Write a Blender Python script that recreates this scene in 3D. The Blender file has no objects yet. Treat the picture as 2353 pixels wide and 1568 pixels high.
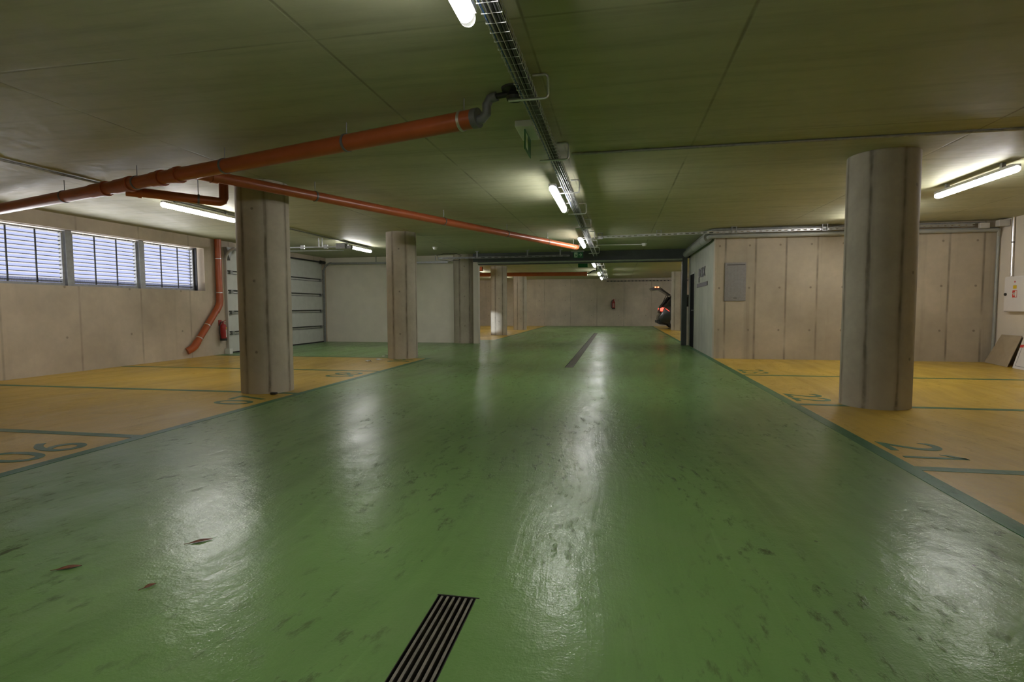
import bpy, bmesh, math, random
from mathutils import Vector, Matrix
random.seed(7)
S = bpy.context.scene
COL = S.collection
PI = math.pi
H = 2.77                      # ceiling height
XW = -9.48                    # left wall face

# ------------------------------------------------------------------ node helpers
def new_mat(name):
    m = bpy.data.materials.new(name); m.use_nodes = True
    nt = m.node_tree
    b = nt.nodes['Principled BSDF']
    return m, nt, b

class NT:
    def __init__(s, nt): s.nt = nt
    def n(s, t, **kw):
        x = s.nt.nodes.new(t)
        for k, v in kw.items(): setattr(x, k, v)
        return x
    def link(s, a, b): s.nt.links.new(a, b)
    def setin(s, sock, v):
        if hasattr(v, 'is_output') or isinstance(v, bpy.types.NodeSocket): s.link(v, sock)
        else: sock.default_value = v
    def math(s, op, a, b=None, c=None, clamp=False):
        x = s.n('ShaderNodeMath', operation=op); x.use_clamp = clamp
        s.setin(x.inputs[0], a)
        if b is not None: s.setin(x.inputs[1], b)
        if c is not None: s.setin(x.inputs[2], c)
        return x.outputs[0]
    def noise(s, vec, scale, detail=4, rough=.55, dist=0):
        x = s.n('ShaderNodeTexNoise'); s.link(vec, x.inputs['Vector'])
        x.inputs['Scale'].default_value = scale; x.inputs['Detail'].default_value = detail
        x.inputs['Roughness'].default_value = rough; x.inputs['Distortion'].default_value = dist
        return x.outputs['Fac']
    def mapping(s, vec, scale=(1,1,1), rot=(0,0,0), loc=(0,0,0)):
        x = s.n('ShaderNodeMapping'); s.link(vec, x.inputs['Vector'])
        x.inputs['Scale'].default_value = scale; x.inputs['Rotation'].default_value = rot; x.inputs['Location'].default_value = loc
        return x.outputs[0]
    def rng(s, v, a, b, c=0., d=1.):
        x = s.n('ShaderNodeMapRange'); x.clamp = True
        s.link(v, x.inputs[0])
        for i, q in enumerate((a, b, c, d)): x.inputs[1+i].default_value = q
        return x.outputs[0]
    def mix(s, f, a, b, mode='MIX'):
        x = s.n('ShaderNodeMix', data_type='RGBA', blend_type=mode)
        s.setin(x.inputs[0], f)
        for sock, v in ((x.inputs[6], a), (x.inputs[7], b)):
            if isinstance(v, (tuple, list)): sock.default_value = (v[0], v[1], v[2], 1)
            else: s.link(v, sock)
        return x.outputs[2]
    def bump(s, h, strength, dist, normal=None):
        x = s.n('ShaderNodeBump'); s.link(h, x.inputs['Height'])
        x.inputs['Strength'].default_value = strength; x.inputs['Distance'].default_value = dist
        if normal is not None: s.link(normal, x.inputs['Normal'])
        return x.outputs[0]
    def obj(s): return s.n('ShaderNodeTexCoord').outputs['Object']
    def sep(s, v):
        x = s.n('ShaderNodeSeparateXYZ'); s.link(v, x.inputs[0]); return x.outputs

def simple(name, col, rough=.5, metal=0., noise=.0, nscale=8., spec=None, bump=0.):
    m, nt, b = new_mat(name); k = NT(nt)
    b.inputs['Roughness'].default_value = rough; b.inputs['Metallic'].default_value = metal
    if spec is not None: b.inputs['Specular IOR Level'].default_value = spec
    v = k.obj()
    f = k.noise(v, nscale, 4)
    lo = tuple(c*(1-noise) for c in col); hi = tuple(min(1, c*(1+noise)) for c in col)
    k.link(k.mix(k.rng(f, .3, .7), lo, hi), b.inputs['Base Color'])
    if bump: k.link(k.bump(f, bump, .01), b.inputs['Normal'])
    return m

def emitter(name, col, strength):
    m, nt, b = new_mat(name)
    b.inputs['Base Color'].default_value = (.8, .8, .8, 1)
    b.inputs['Emission Color'].default_value = (*col, 1); b.inputs['Emission Strength'].default_value = strength
    return m

def line_mask(k, coord, period, offset, half, soft):
    """1 on thin lines at coord = offset + n*period"""
    a = k.math('SUBTRACT', coord, offset); a = k.math('DIVIDE', a, period)
    a = k.math('ADD', a, .5); fl = k.math('FLOOR', a); fr = k.math('SUBTRACT', k.math('SUBTRACT', a, fl), .5)
    d = k.math('MULTIPLY', k.math('ABSOLUTE', fr), period)
    return k.rng(d, half, half+soft, 1., 0.), d

def concrete_wall(name, axis, base, period=1.25, offset=0., line=.35, streak=.5, tie=.5):
    m, nt, b = new_mat(name); k = NT(nt)
    v = k.obj(); x, y, z = k.sep(v)
    u = x if axis == 'x' else y
    big = k.noise(v, .7, 5, .6)
    fine = k.noise(v, 9, 5, .65)
    vs = k.noise(k.mapping(v, (3.2, 3.2, .16)), 1.0, 5, .6)
    dark = tuple(c*.72 for c in base); light = tuple(min(1, c*1.16) for c in base)
    c = k.mix(k.rng(big, .3, .7), dark, light)
    c = k.mix(k.math('MULTIPLY', k.rng(fine, .35, .75), .25), c, tuple(q*.7 for q in base))
    c = k.mix(k.math('MULTIPLY', k.rng(vs, .55, .75), streak), c, tuple(q*.55 for q in base))
    lm, _ = line_mask(k, u, period, offset, .006, .022)
    wob = k.rng(k.noise(k.mapping(v, (1, 1, .8)), 2.2, 3), .3, .62)
    c = k.mix(k.math('MULTIPLY', k.math('MULTIPLY', lm, wob), line), c, tuple(q*.33 for q in base))
    hgt = k.math('MULTIPLY', lm, -.6)
    if tie:
        _, du = line_mask(k, u, tie, offset+tie*.8, .01, .01)
        _, dz = line_mask(k, z, .89, .62, .01, .01)
        r = k.math('SQRT', k.math('ADD', k.math('MULTIPLY', du, du), k.math('MULTIPLY', dz, dz)))
        t = k.rng(r, .016, .026, 1., 0.)
        c = k.mix(k.math('MULTIPLY', t, .6), c, tuple(q*.3 for q in base))
        hgt = k.math('ADD', hgt, k.math('MULTIPLY', t, -1.))
    hgt = k.math('ADD', hgt, k.math('MULTIPLY', fine, .25))
    k.link(c, b.inputs['Base Color']); b.inputs['Roughness'].default_value = .8
    b.inputs['Specular IOR Level'].default_value = .25
    k.link(k.bump(hgt, .35, .01), b.inputs['Normal'])
    return m

def concrete_column(name, base, seam_deg):
    m, nt, b = new_mat(name); k = NT(nt)
    v = k.obj(); x, y, z = k.sep(v)
    ang = k.math('ARCTAN2', x, k.math('MULTIPLY', y, -1.))     # 0 = faces -Y, + towards +X
    ang = k.math('MULTIPLY', ang, 180/PI)
    wn = k.math('MULTIPLY', k.math('SUBTRACT', k.noise(k.mapping(v, (.5, .5, 1.6)), 2.0, 4), .5), 5.)
    lm, d = line_mask(k, k.math('ADD', ang, wn), 51.43, seam_deg, 1.2, 3.2)
    rag = k.math('MULTIPLY', k.math('SUBTRACT', k.noise(k.mapping(v, (6, 6, 1.1)), 1.4, 5, .65), .5), 9.)
    d2 = k.math('ADD', d, rag); lm = k.rng(d2, .8, 4.2, 1., 0.)
    soft = k.rng(d2, 2., 9., 1., 0.)
    big = k.noise(v, 1.6, 5, .6); fine = k.noise(v, 14, 5, .65)
    patch = k.rng(k.noise(k.mapping(v, (2.2, 2.2, .5)), 1.5, 5, .65), .56, .74)
    c = k.mix(k.rng(big, .3, .7), tuple(q*.82 for q in base), tuple(q*1.12 for q in base))
    c = k.mix(k.math('MULTIPLY', k.rng(fine, .4, .75), .3), c, tuple(q*.72 for q in base))
    c = k.mix(k.math('MULTIPLY', patch, .3), c, tuple(q*.6 for q in base))
    wob = k.rng(k.noise(v, 3.0, 3), .3, .6)
    c = k.mix(k.math('MULTIPLY', soft, .36), c, tuple(q*.45 for q in base))
    c = k.mix(k.math('MULTIPLY', k.math('MULTIPLY', lm, wob), .78), c, (base[0]*.27, base[1]*.25, base[2]*.21))
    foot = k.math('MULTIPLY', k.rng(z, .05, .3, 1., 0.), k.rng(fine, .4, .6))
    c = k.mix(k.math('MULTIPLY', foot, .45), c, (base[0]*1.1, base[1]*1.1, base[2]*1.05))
    _, da = line_mask(k, ang, 180, seam_deg+(25.7 if 'right' in name else -25.7), 1, 1)
    _, dz = line_mask(k, z, .92, .55, .01, .01)
    du = k.math('MULTIPLY', da, .33*PI/180)
    r = k.math('SQRT', k.math('ADD', k.math('MULTIPLY', du, du), k.math('MULTIPLY', dz, dz)))
    t = k.rng(r, .012, .022, 1., 0.)
    c = k.mix(k.math('MULTIPLY', t, .65), c, tuple(q*.3 for q in base))
    k.link(c, b.inputs['Base Color']); b.inputs['Roughness'].default_value = .78
    b.inputs['Specular IOR Level'].default_value = .25
    h = k.math('ADD', k.math('MULTIPLY', fine, .3), k.math('MULTIPLY', lm, -.7)); h = k.math('ADD', h, k.math('MULTIPLY', t, -1.))
    k.link(k.bump(h, .4, .01), b.inputs['Normal'])
    return m

def concrete_ceiling():
    m, nt, b = new_mat('ceiling_concrete'); k = NT(nt)
    v = k.obj(); x, y, z = k.sep(v)
    base = (.415, .42, .275)
    big = k.noise(v, .45, 5, .6); fine = k.noise(v, 10, 4, .6)
    st = k.noise(k.mapping(v, (.5, 5.5, 1)), 1.3, 6, .65)
    st2 = k.noise(k.mapping(v, (.16, 2.2, 1)), 1.0, 3, .5)
    c = k.mix(k.rng(big, .3, .7), tuple(q*.86 for q in base), tuple(q*1.1 for q in base))
    c = k.mix(k.math('MULTIPLY', k.rng(st, .48, .75), .65), c, tuple(q*.62 for q in base))
    c = k.mix(k.math('MULTIPLY', k.rng(st2, .5, .68), .3), c, tuple(q*.68 for q in base))
    lx, _ = line_mask(k, x, 2.58, -1.84, .004, .012)
    l0, _ = line_mask(k, x, 100, -.54, .003, .009)
    ly, _ = line_mask(k, y, 2.45, .73, .003, .012)
    wob = k.rng(k.noise(v, 1.7, 4), .3, .6)
    ln = k.math('MAXIMUM', k.math('MULTIPLY', k.math('MAXIMUM', lx, k.math('MULTIPLY', l0, .9)), .85), k.math('MULTIPLY', ly, .55))
    ln = k.math('MULTIPLY', ln, wob)
    c = k.mix(k.math('MULTIPLY', ln, .8), c, tuple(q*.3 for q in base))
    k.link(c, b.inputs['Base Color'])
    k.link(k.rng(fine, .3, .7, .5, .7), b.inputs['Roughness']); b.inputs['Specular IOR Level'].default_value = .3
    h = k.math('ADD', k.math('MULTIPLY', st, .5), k.math('MULTIPLY', ln, -.8))
    k.link(k.bump(h, .25, .012), b.inputs['Normal'])
    return m

def floor_paint(name, base, worn, rough=.34, dirt=1.):
    """glossy epoxy floor coating: tyre scuffs, scratches, flecks of dirt"""
    m, nt, b = new_mat(name); k = NT(nt)
    v = k.obj()
    wav = k.n('ShaderNodeTexNoise'); k.link(v, wav.inputs['Vector']); wav.inputs['Scale'].default_value = .16; wav.inputs['Detail'].default_value = 2
    off = k.n('ShaderNodeVectorMath', operation='SCALE'); k.link(wav.outputs['Color'], off.inputs[0]); off.inputs['Scale'].default_value = 2.2
    vv = k.n('ShaderNodeVectorMath', operation='ADD'); k.link(v, vv.inputs[0]); k.link(off.outputs[0], vv.inputs[1]); w = vv.outputs[0]
    big = k.noise(v, .45, 4, .6)
    mid = k.noise(v, 2.1, 5, .6)
    tyre = k.noise(k.mapping(w, (3.6, .20, 1), (0, 0, .15)), 1.0, 5, .62)
    tyre2 = k.noise(k.mapping(w, (8, .35, 1), (0, 0, -.42)), 1.0, 5, .6)
    scr = k.noise(k.mapping(w, (30, .8, 1), (0, 0, -.5)), 1.0, 3, .5)
    spk = k.noise(v, 26, 2, .45)
    blot = k.noise(k.mapping(w, (18, 7, 1), (0, 0, -.5)), 1.0, 5, .68)
    zone = k.noise(k.mapping(w, (1.5, .7, 1), (0, 0, -.5)), 1.0, 3, .55)
    fine = k.noise(v, 95, 2, .6)
    dark = tuple(q*.82 for q in base); light = tuple(q*1.1 for q in base)
    c = k.mix(k.rng(big, .3, .7), dark, light)
    c = k.mix(k.math('MULTIPLY', k.rng(mid, .5, .8), .3), c, worn)
    c = k.mix(k.math('MULTIPLY', k.rng(tyre, .50, .74), .5), c, tuple(q*.58 for q in base))
    c = k.mix(k.math('MULTIPLY', k.rng(tyre2, .53, .74), .34), c, tuple(q*.6 for q in base))
    c = k.mix(k.math('MULTIPLY', k.rng(scr, .64, .76), .16), c, tuple(min(1, q*1.5+.03) for q in base))
    c = k.mix(k.math('MULTIPLY', k.rng(fine, .45, .8), .16), c, tuple(q*.6 for q in base))
    db = k.math('MULTIPLY', k.math('MULTIPLY', k.rng(blot, .55, .68), k.rng(zone, .42, .60)), dirt)
    c = k.mix(k.math('MULTIPLY', db, .72), c, (.040, .034, .020))
    vo = k.n('ShaderNodeTexVoronoi'); k.link(k.mapping(v, (1, .75, 1)), vo.inputs['Vector']); vo.inputs['Scale'].default_value = 8.5
    vr = k.sep(vo.outputs['Color'])[0]
    rad = k.math('MULTIPLY', k.math('POWER', vr, 5.), .085)
    dd = k.math('ADD', vo.outputs['Distance'], k.math('MULTIPLY', k.math('SUBTRACT', spk, .5), .09))
    ds = k.math('MULTIPLY', k.rng(k.math('SUBTRACT', dd, rad), -.012, .006, 1., 0.), k.rng(zone, .30, .46))
    ds = k.math('MULTIPLY', ds, dirt)
    c = k.mix(k.math('MULTIPLY', ds, .75), c, (.03, .026, .016))
    k.link(c, b.inputs['Base Color'])
    r = k.math('ADD', k.rng(tyre, .35, .75, rough-.025, rough+.07), k.rng(mid, .3, .75, -.02, .06))
    r = k.math('ADD', r, k.math('MULTIPLY', db, .3))
    k.link(r, b.inputs['Roughness'])
    b.inputs['Specular IOR Level'].default_value = .22
    k.link(k.math('MULTIPLY', k.rng(zone, .35, .65, .62, .18), k.rng(tyre2, .4, .65, 1., .55)), b.inputs['Coat Weight']); b.inputs['Coat IOR'].default_value = 1.5
    cr = k.math('ADD', k.rng(tyre, .35, .75, .13, .19), k.rng(mid, .35, .7, 0., .05)); k.link(cr, b.inputs['Coat Roughness'])
    h = k.math('ADD', k.math('MULTIPLY', k.noise(v, 9, 4, .55), 1.), k.math('MULTIPLY', fine, .22))
    h = k.math('ADD', h, k.math('MULTIPLY', db, .3))
    h = k.math('ADD', h, k.math('MULTIPLY', tyre2, .8))
    bn = k.bump(h, .2, .02)
    k.link(bn, b.inputs['Normal']); k.link(bn, b.inputs['Coat Normal'])
    return m

# ------------------------------------------------------------------ materials
M = {}
M['green'] = floor_paint('green_floor_paint', (.150, .285, .082), (.22, .31, .13), .33)
M['yellow'] = floor_paint('yellow_floor_paint', (.60, .395, .042), (.56, .39, .11), .36, .45)
M['line'] = floor_paint('dark_green_line_paint', (.014, .145, .050), (.04, .17, .07), .38, .5)
M['ceil'] = concrete_ceiling()
WB = (.48, .42, .32)
M['wall_y'] = concrete_wall('concrete_wall_lengthwise', 'y', (.52, .45, .35), 1.3, .4, .5, .3, 1.3)
M['wall_x'] = concrete_wall('concrete_wall_crosswise', 'x', WB, .6, .46, .8, .65, .6)
M['wall_far'] = concrete_wall('concrete_wall_far', 'x', (.54, .49, .39), 1.55, .4, .6, .3, 1.55)
M['wall_side'] = concrete_wall('grey_painted_concrete', 'y', (.42, .44, .37), .45, .1, .2, .6, 0)
M['plaster'] = simple('pale_plaster', (.80, .76, .66), .75, 0, .05, 2.5)
M['cream'] = simple('cream_wall_paint', (.66, .60, .50), .7, 0, .05, 2)
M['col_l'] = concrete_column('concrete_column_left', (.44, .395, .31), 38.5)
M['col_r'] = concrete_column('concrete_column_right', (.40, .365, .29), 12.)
M['steel'] = simple('galvanised_steel', (.62, .63, .62), .38, .85, .12, 25)
M['steel_d'] = simple('dull_galvanised_steel', (.36, .37, .36), .5, .6, .15, 18)
M['chrome'] = simple('bright_metal', (.8, .8, .78), .18, 1., .05, 20)
M['frame'] = simple('grey_frame_metal', (.30, .31, .31), .45, .5, .15, 12)
M['beam'] = simple('anthracite_steel_paint', (.062, .072, .068), .5, .1, .12, 4)
M['rail'] = simple('grey_rail', (.33, .36, .30), .4, .4, .1, 8)
M['post'] = simple('pale_post_paint', (.56, .52, .43), .6, 0, .06, 3)
M['slat'] = simple('dark_louvre_metal', (.035, .037, .043), .45, .4, .1, 10)
M['blade'] = simple('pale_louvre_blade', (.03, .033, .04), .5, .1, .05, 10)
M['orange'] = simple('orange_drain_plastic', (.37, .088, .028), .33, 0, .10, 5)
M['grey_pl'] = simple('grey_plastic_pipe', (.13, .135, .14), .4, 0, .1, 8)
M['duct'] = simple('grey_wrapped_pipe', (.33, .345, .32), .45, .2, .1, 5)
M['black'] = simple('black_rubber', (.012, .012, .012), .5, 0, .2, 10)
M['cable'] = simple('black_cable_sheath', (.016, .016, .017), .42, 0, .2, 10)
M['bluec'] = simple('blue_cable_sheath', (.05, .13, .35), .4, 0, .1, 10)
M['white_pl'] = simple('white_plastic', (.72, .72, .69), .4, 0, .03, 10)
M['grey_box'] = simple('pale_grey_plastic', (.5, .49, .46), .5, 0, .04, 10)
M['door_w'] = simple('pale_door_sheet', (.56, .575, .53), .5, 0, .05, 6)
M['black_door'] = simple('black_door_paint', (.006, .007, .008), .8, 0, .1, 4, spec=.05)
M['panel'] = simple('grey_board_sheet', (.26, .25, .245), .5, .1, .1, 30)
M['red'] = simple('extinguisher_red', (.30, .02, .02), .28, 0, .05, 8)
M['label_w'] = simple('white_sticker', (.7, .66, .6), .5, 0, .04, 20)
M['label_d'] = simple('faded_extinguisher_label', (.42, .22, .19), .5, 0, .1, 60)
M['label_y'] = simple('yellow_sticker', (.72, .50, .02), .5, 0, .04, 20)
M['label_r'] = simple('red_sticker', (.60, .045, .03), .5, 0, .04, 20)
M['green_s'] = simple('exit_sign_green', (.02, .16, .055), .4, 0, .05, 10)
M['pict'] = simple('exit_sign_pictogram', (.62, .80, .56), .5, 0, .05, 10)
M['card'] = simple('brown_hardboard', (.36, .29, .19), .7, 0, .08, 6)
M['cab'] = simple('white_cabinet_paint', (.72, .69, .66), .4, 0, .02, 6)
M['bar'] = simple('worn_grate_steel', (.22, .205, .165), .42, .5, .3, 14)
M['trench'] = simple('dark_channel', (.010, .008, .006), .8, 0, .3, 10)
M['car'] = simple('dark_grey_car_paint', (.055, .058, .055), .22, .5, .05, 3)
M['car_trim'] = simple('black_car_trim', (.008, .008, .008), .5, 0, .1, 8)
M['glass'] = simple('dark_car_glass', (.01, .011, .012), .06, 0, .05, 3)
M['rim'] = simple('alloy_rim', (.45, .45, .45), .3, .9, .05, 6)
M['leaf'] = simple('dry_leaf', (.16, .055, .018), .6, 0, .3, 40)
M['foil'] = simple('clear_plastic_scrap', (.75, .75, .72), .12, .2, .1, 30)
M['letters'] = simple('black_lettering', (.012, .012, .013), .5, 0, .1, 10)
M['tube'] = emitter('lamp_diffuser_light', (1.0, .96, .95), 61.)
M['clear'], _nt, _b = new_mat('clear_lamp_end'); _b.inputs['Base Color'].default_value = (.9, .92, .9, 1); _b.inputs['Transmission Weight'].default_value = .9; _b.inputs['Roughness'].default_value = .25
M['tail'] = emitter('tail_lamp_glow', (1., .03, .015), 3.0)
M['hilamp'] = emitter('tail_lamp_bright', (1., .16, .06), 9.0)

# ------------------------------------------------------------------ mesh builder
class MB:
    def __init__(s): s.v = []; s.f = []; s.mi = []; s.cur = 0
    def add(s, vs, fs):
        o = len(s.v); s.v += [tuple(p) for p in vs]
        for f in fs: s.f.append(tuple(i+o for i in f)); s.mi.append(s.cur)
        return s
    def box(s, x0, x1, y0, y1, z0, z1):
        vs = [(x, y, z) for z in (z0, z1) for y in (y0, y1) for x in (x0, x1)]
        return s.add(vs, [(0,2,3,1), (4,5,7,6), (0,1,5,4), (2,6,7,3), (0,4,6,2), (1,3,7,5)])
    def obox(s, c, ax, ay, az):
        c, ax, ay, az = map(Vector, (c, ax, ay, az))
        vs = [c+i*ax+j*ay+k*az for k in (-1,1) for j in (-1,1) for i in (-1,1)]
        return s.add(vs, [(0,2,3,1), (4,5,7,6), (0,1,5,4), (2,6,7,3), (0,4,6,2), (1,3,7,5)])
    def bar(s, a, b, w, h, up=(0,0,1)):
        a, b = Vector(a), Vector(b); d = (b-a); L = d.length; d.normalize()
        u = Vector(up); sd = d.cross(u); sd.normalize(); u = sd.cross(d)
        return s.obox((a+b)/2, d*L/2, sd*w/2, u*h/2)
    def tube(s, path, r, seg=12, caps=True, closed=False):
        P = [Vector(p) for p in path]; n = len(P)
        rs = r if isinstance(r, (list, tuple)) else [r]*n
        T = []
        for i in range(n):
            if closed: t = P[(i+1) % n]-P[i-1]
            elif i == 0: t = P[1]-P[0]
            elif i == n-1: t = P[-1]-P[-2]
            else: t = (P[i+1]-P[i]).normalized()+(P[i]-P[i-1]).normalized()
            T.append(t.normalized())
        ref = Vector((0,0,1)) if abs(T[0].z) < .9 else Vector((1,0,0))
        nrm = (ref-T[0]*ref.dot(T[0])).normalized()
        vs = []
        for i in range(n):
            nrm = nrm-T[i]*nrm.dot(T[i])
            if nrm.length < 1e-6: nrm = T[i].orthogonal()
            nrm.normalize(); bi = T[i].cross(nrm)
            k = 1.
            if 0 < i < n-1 and not closed:
                co = (P[i]-P[i-1]).normalized().dot(T[i]); k = 1/max(co, .6)
            for j in range(seg):
                a = 2*PI*j/seg
                vs.append(P[i]+(nrm*math.cos(a)+bi*math.sin(a))*rs[i])
        fs = []
        m = n if closed else n-1
        for i in range(m):
            i2 = (i+1) % n
            for j in range(seg):
                j2 = (j+1) % seg
                fs.append((i*seg+j, i*seg+j2, i2*seg+j2, i2*seg+j))
        if caps and not closed:
            fs.append(tuple(reversed(range(seg)))); fs.append(tuple((n-1)*seg+j for j in range(seg)))
        return s.add(vs, fs)
    def cyl(s, a, b, r, seg=16): return s.tube([a, b], r, seg)
    def ring(s, c, axis, r, t, w, seg=24):
        """flat band around a pipe"""
        c, ax = Vector(c), Vector(axis).normalized()
        u = ax.orthogonal().normalized(); v = ax.cross(u); vs = []
        for j in range(seg):
            a = 2*PI*j/seg; d = u*math.cos(a)+v*math.sin(a)
            for (rr, o) in ((r, -w/2), (r+t, -w/2), (r+t, w/2), (r, w/2)): vs.append(c+d*rr+ax*o)
        fs = []
        for j in range(seg):
            k = (j+1) % seg
            for q in range(4):
                q2 = (q+1) % 4; fs.append((j*4+q, k*4+q, k*4+q2, j*4+q2))
        return s.add(vs, fs)
    def prism(s, pts, d):
        """planar polygon pts extruded by vector d"""
        n = len(pts); d = Vector(d); P = [Vector(p) for p in pts]
        vs = P+[p+d for p in P]
        fs = [tuple(reversed(range(n))), tuple(range(n, 2*n))]+[(i, (i+1) % n, n+(i+1) % n, n+i) for i in range(n)]
        return s.add(vs, fs)
    def lathe(s, prof, c=(0,0,0), seg=24):
        c = Vector(c); vs = []
        for (r, z) in prof:
            for j in range(seg):
                a = 2*PI*j/seg; vs.append(c+Vector((r*math.cos(a), r*math.sin(a), z)))
        fs = []
        for i in range(len(prof)-1):
            for j in range(seg):
                k = (j+1) % seg; fs.append((i*seg+j, i*seg+k, (i+1)*seg+k, (i+1)*seg+j))
        fs.append(tuple(reversed(range(seg)))); fs.append(tuple((len(prof)-1)*seg+j for j in range(seg)))
        return s.add(vs, fs)
    def build(s, name, mat, parent=None, smooth=30, bevel=0, local=None, origin=None):
        """link as ONE mesh object; vertices are world coordinates"""
        me = bpy.data.meshes.new(name)
        off = Vector((0,0,0))
        if parent is not None: off = Vector(parent.get('_o', (0,0,0)))
        elif origin is not None: off = Vector(origin)
        if local: off = Vector((0,0,0))
        me.from_pydata([tuple(Vector(p)-off) for p in s.v], [], s.f)
        mats = mat if isinstance(mat, (list, tuple)) else [mat]
        for m in mats: me.materials.append(m)
        for p, i in zip(me.polygons, s.mi): p.material_index = i
        bm = bmesh.new(); bm.from_mesh(me)
        bmesh.ops.recalc_face_normals(bm, faces=bm.faces)
        bm.to_mesh(me); bm.free()
        if smooth:
            for p in me.polygons: p.use_smooth = True
            me.set_sharp_from_angle(angle=math.radians(smooth))
        o = bpy.data.objects.new(name, me); COL.objects.link(o)
        if parent is not None: o.parent = parent
        else: o.location = off
        o['_o'] = tuple(off)
        if bevel:
            md = o.modifiers.new('bevel', 'BEVEL'); md.width = bevel; md.segments = 2; md.limit_method = 'ANGLE'
        return o

def tag(o, label, cat, group=None):
    o['label'] = label; o['category'] = cat
    if group: o['group'] = group
    return o
def struct(o):
    o['kind'] = 'structure'; return o
def thing(name, label, cat, loc, group=None):
    o = bpy.data.objects.new(name, None); COL.objects.link(o)
    o.empty_display_size = .1; o.location = loc; o['_o'] = tuple(loc)
    return tag(o, label, cat, group)
def copy_tree(o, loc, label, group=None):
    """copy a thing, its parts and their sub-parts"""
    def cp(x, par):
        c = x.copy(); COL.objects.link(c)
        if par is not None: c.parent = par
        for ch in list(x.children): cp(ch, c)
        return c
    c = cp(o, None); c.location = loc; c['_o'] = tuple(loc); c['label'] = label
    if group: c['group'] = group
    return c
def arc(c, r, a0, a1, u, v, n=6):
    c, u, v = Vector(c), Vector(u), Vector(v)
    return [c+u*(r*math.cos(a0+(a1-a0)*i/n))+v*(r*math.sin(a0+(a1-a0)*i/n)) for i in range(n+1)]
def text_obj(name, body, mat, parent=None, extrude=.0):
    cu = bpy.data.curves.new(name, 'FONT'); cu.body = body; cu.extrude = extrude
    to = bpy.data.objects.new(name, cu); COL.objects.link(to)
    bpy.context.view_layer.update()
    dg = bpy.context.evaluated_depsgraph_get()
    me = bpy.data.meshes.new_from_object(to.evaluated_get(dg))
    bpy.data.objects.remove(to)
    me.materials.clear(); me.materials.append(mat)
    return me
def place_text(name, body, mat, org, right, up, width, height, depth, parent=None, bold=0):
    """text filling a width x height rectangle whose lower-left corner is org"""
    me = text_obj(name, body, mat)
    org, right, up = Vector(org), Vector(right), Vector(up); nn = right.cross(up)
    xs = [v.co.x for v in me.vertices]; ys = [v.co.y for v in me.vertices]
    x0, x1, y0, y1 = min(xs), max(xs), min(ys), max(ys)
    off = Vector(parent['_o']) if parent is not None else org
    bm = bmesh.new(); bm.from_mesh(me)
    if depth:
        r = bmesh.ops.extrude_face_region(bm, geom=list(bm.faces))
        for g in r['geom']:
            if isinstance(g, bmesh.types.BMVert): g.co.z += 1
    for v in bm.verts:
        c = v.co
        v.co = org+right*((c.x-x0)/(x1-x0)*width)+up*((c.y-y0)/(y1-y0)*height)+nn*(c.z*depth)-off
    bmesh.ops.recalc_face_normals(bm, faces=bm.faces)
    bm.to_mesh(me); bm.free()
    o = bpy.data.objects.new(name, me); COL.objects.link(o)
    if parent is not None: o.parent = parent
    else: o.location = off
    o['_o'] = tuple(off)
    return o

# ================================================================== SETTING
YB, YF = -6.5, 32.49          # wall behind the camera, far wall
XL, XR = -9.78, 7.3
G1 = (-.675, -.523, .98, 1.98)      # near grate  x0 x1 y0 y1
G2 = (-.945, -.79, 10.09, 23.6)     # far grate
def make_floor():
    b = MB()
    xs = sorted([XL, -4.078, G2[0], G2[1], G1[0], G1[1], 1.991, XR+.3])
    ys = sorted([YB-.2, G1[2], G1[3], G2[2], 11.48, 12.33, 17., 18.25, G2[3], YF+.2])
    for i in range(len(xs)-1):
        for j in range(len(ys)-1):
            x = (xs[i]+xs[i+1])/2; y = (ys[j]+ys[j+1])/2
            if any(g[0] < x < g[1] and g[2] < y < g[3] for g in (G1, G2)): continue
            yel = (x < -4.078 and (y < 11.48 or y > 18.25)) or (x > 1.991 and (y < 12.33 or y > 17.))
            b.cur = 1 if yel else 0
            b.add([(xs[i], ys[j], 0), (xs[i+1], ys[j], 0), (xs[i+1], ys[j+1], 0), (xs[i], ys[j+1], 0)], [(0,1,2,3)])
    b.cur = 2
    for g in (G1, G2):           # open channels below the grates
        x0, x1, y0, y1 = g; z = -.12
        b.add([(x0,y0,z), (x1,y0,z), (x1,y1,z), (x0,y1,z), (x0,y0,0), (x1,y0,0), (x1,y1,0), (x0,y1,0)],
              [(0,1,2,3), (0,4,5,1), (1,5,6,2), (2,6,7,3), (3,7,4,0)])
    o = b.build('floor', [M['green'], M['yellow'], M['trench']], smooth=0)
    return struct(o)
make_floor()

def grate(g, label):
    x0, x1, y0, y1 = g
    t = thing('drain_grate', label, 'grate', ((x0+x1)/2, (y0+y1)/2, 0))
    w = x1-x0; n = 6; pitch = w/(n+.35)
    for i in range(n):
        c = x0+pitch*(i+.68)
        MB().box(c-.0048, c+.0048, y0+.004, y1-.004, -.03, -.001).build('grate_bar', M['bar'], t, smooth=0)
    f = MB()
    f.box(x0, x0+.003, y0, y1, -.05, .001).box(x1-.003, x1, y0, y1, -.05, .001)
    f.box(x0, x1, y0, y0+.004, -.05, .001).box(x0-.004, x1+.012, y1-.006, y1, -.05, .0015)
    k = y0+.5
    while k < y1-.1: f.box(x0+.003, x1-.003, k-.004, k+.004, -.05, -.028); k += .5
    f.build('grate_frame', M['trench'], t, smooth=0)
grate(G1, 'short drain grate of dark steel bars in the green floor nearest the camera')
grate(G2, 'long narrow drain grate running up the green lane towards the far wall')

struct(MB().box(XL, XR+.3, YB-.2, YF+.2, H, H+.25).build('ceiling', M['ceil'], smooth=0))
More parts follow.
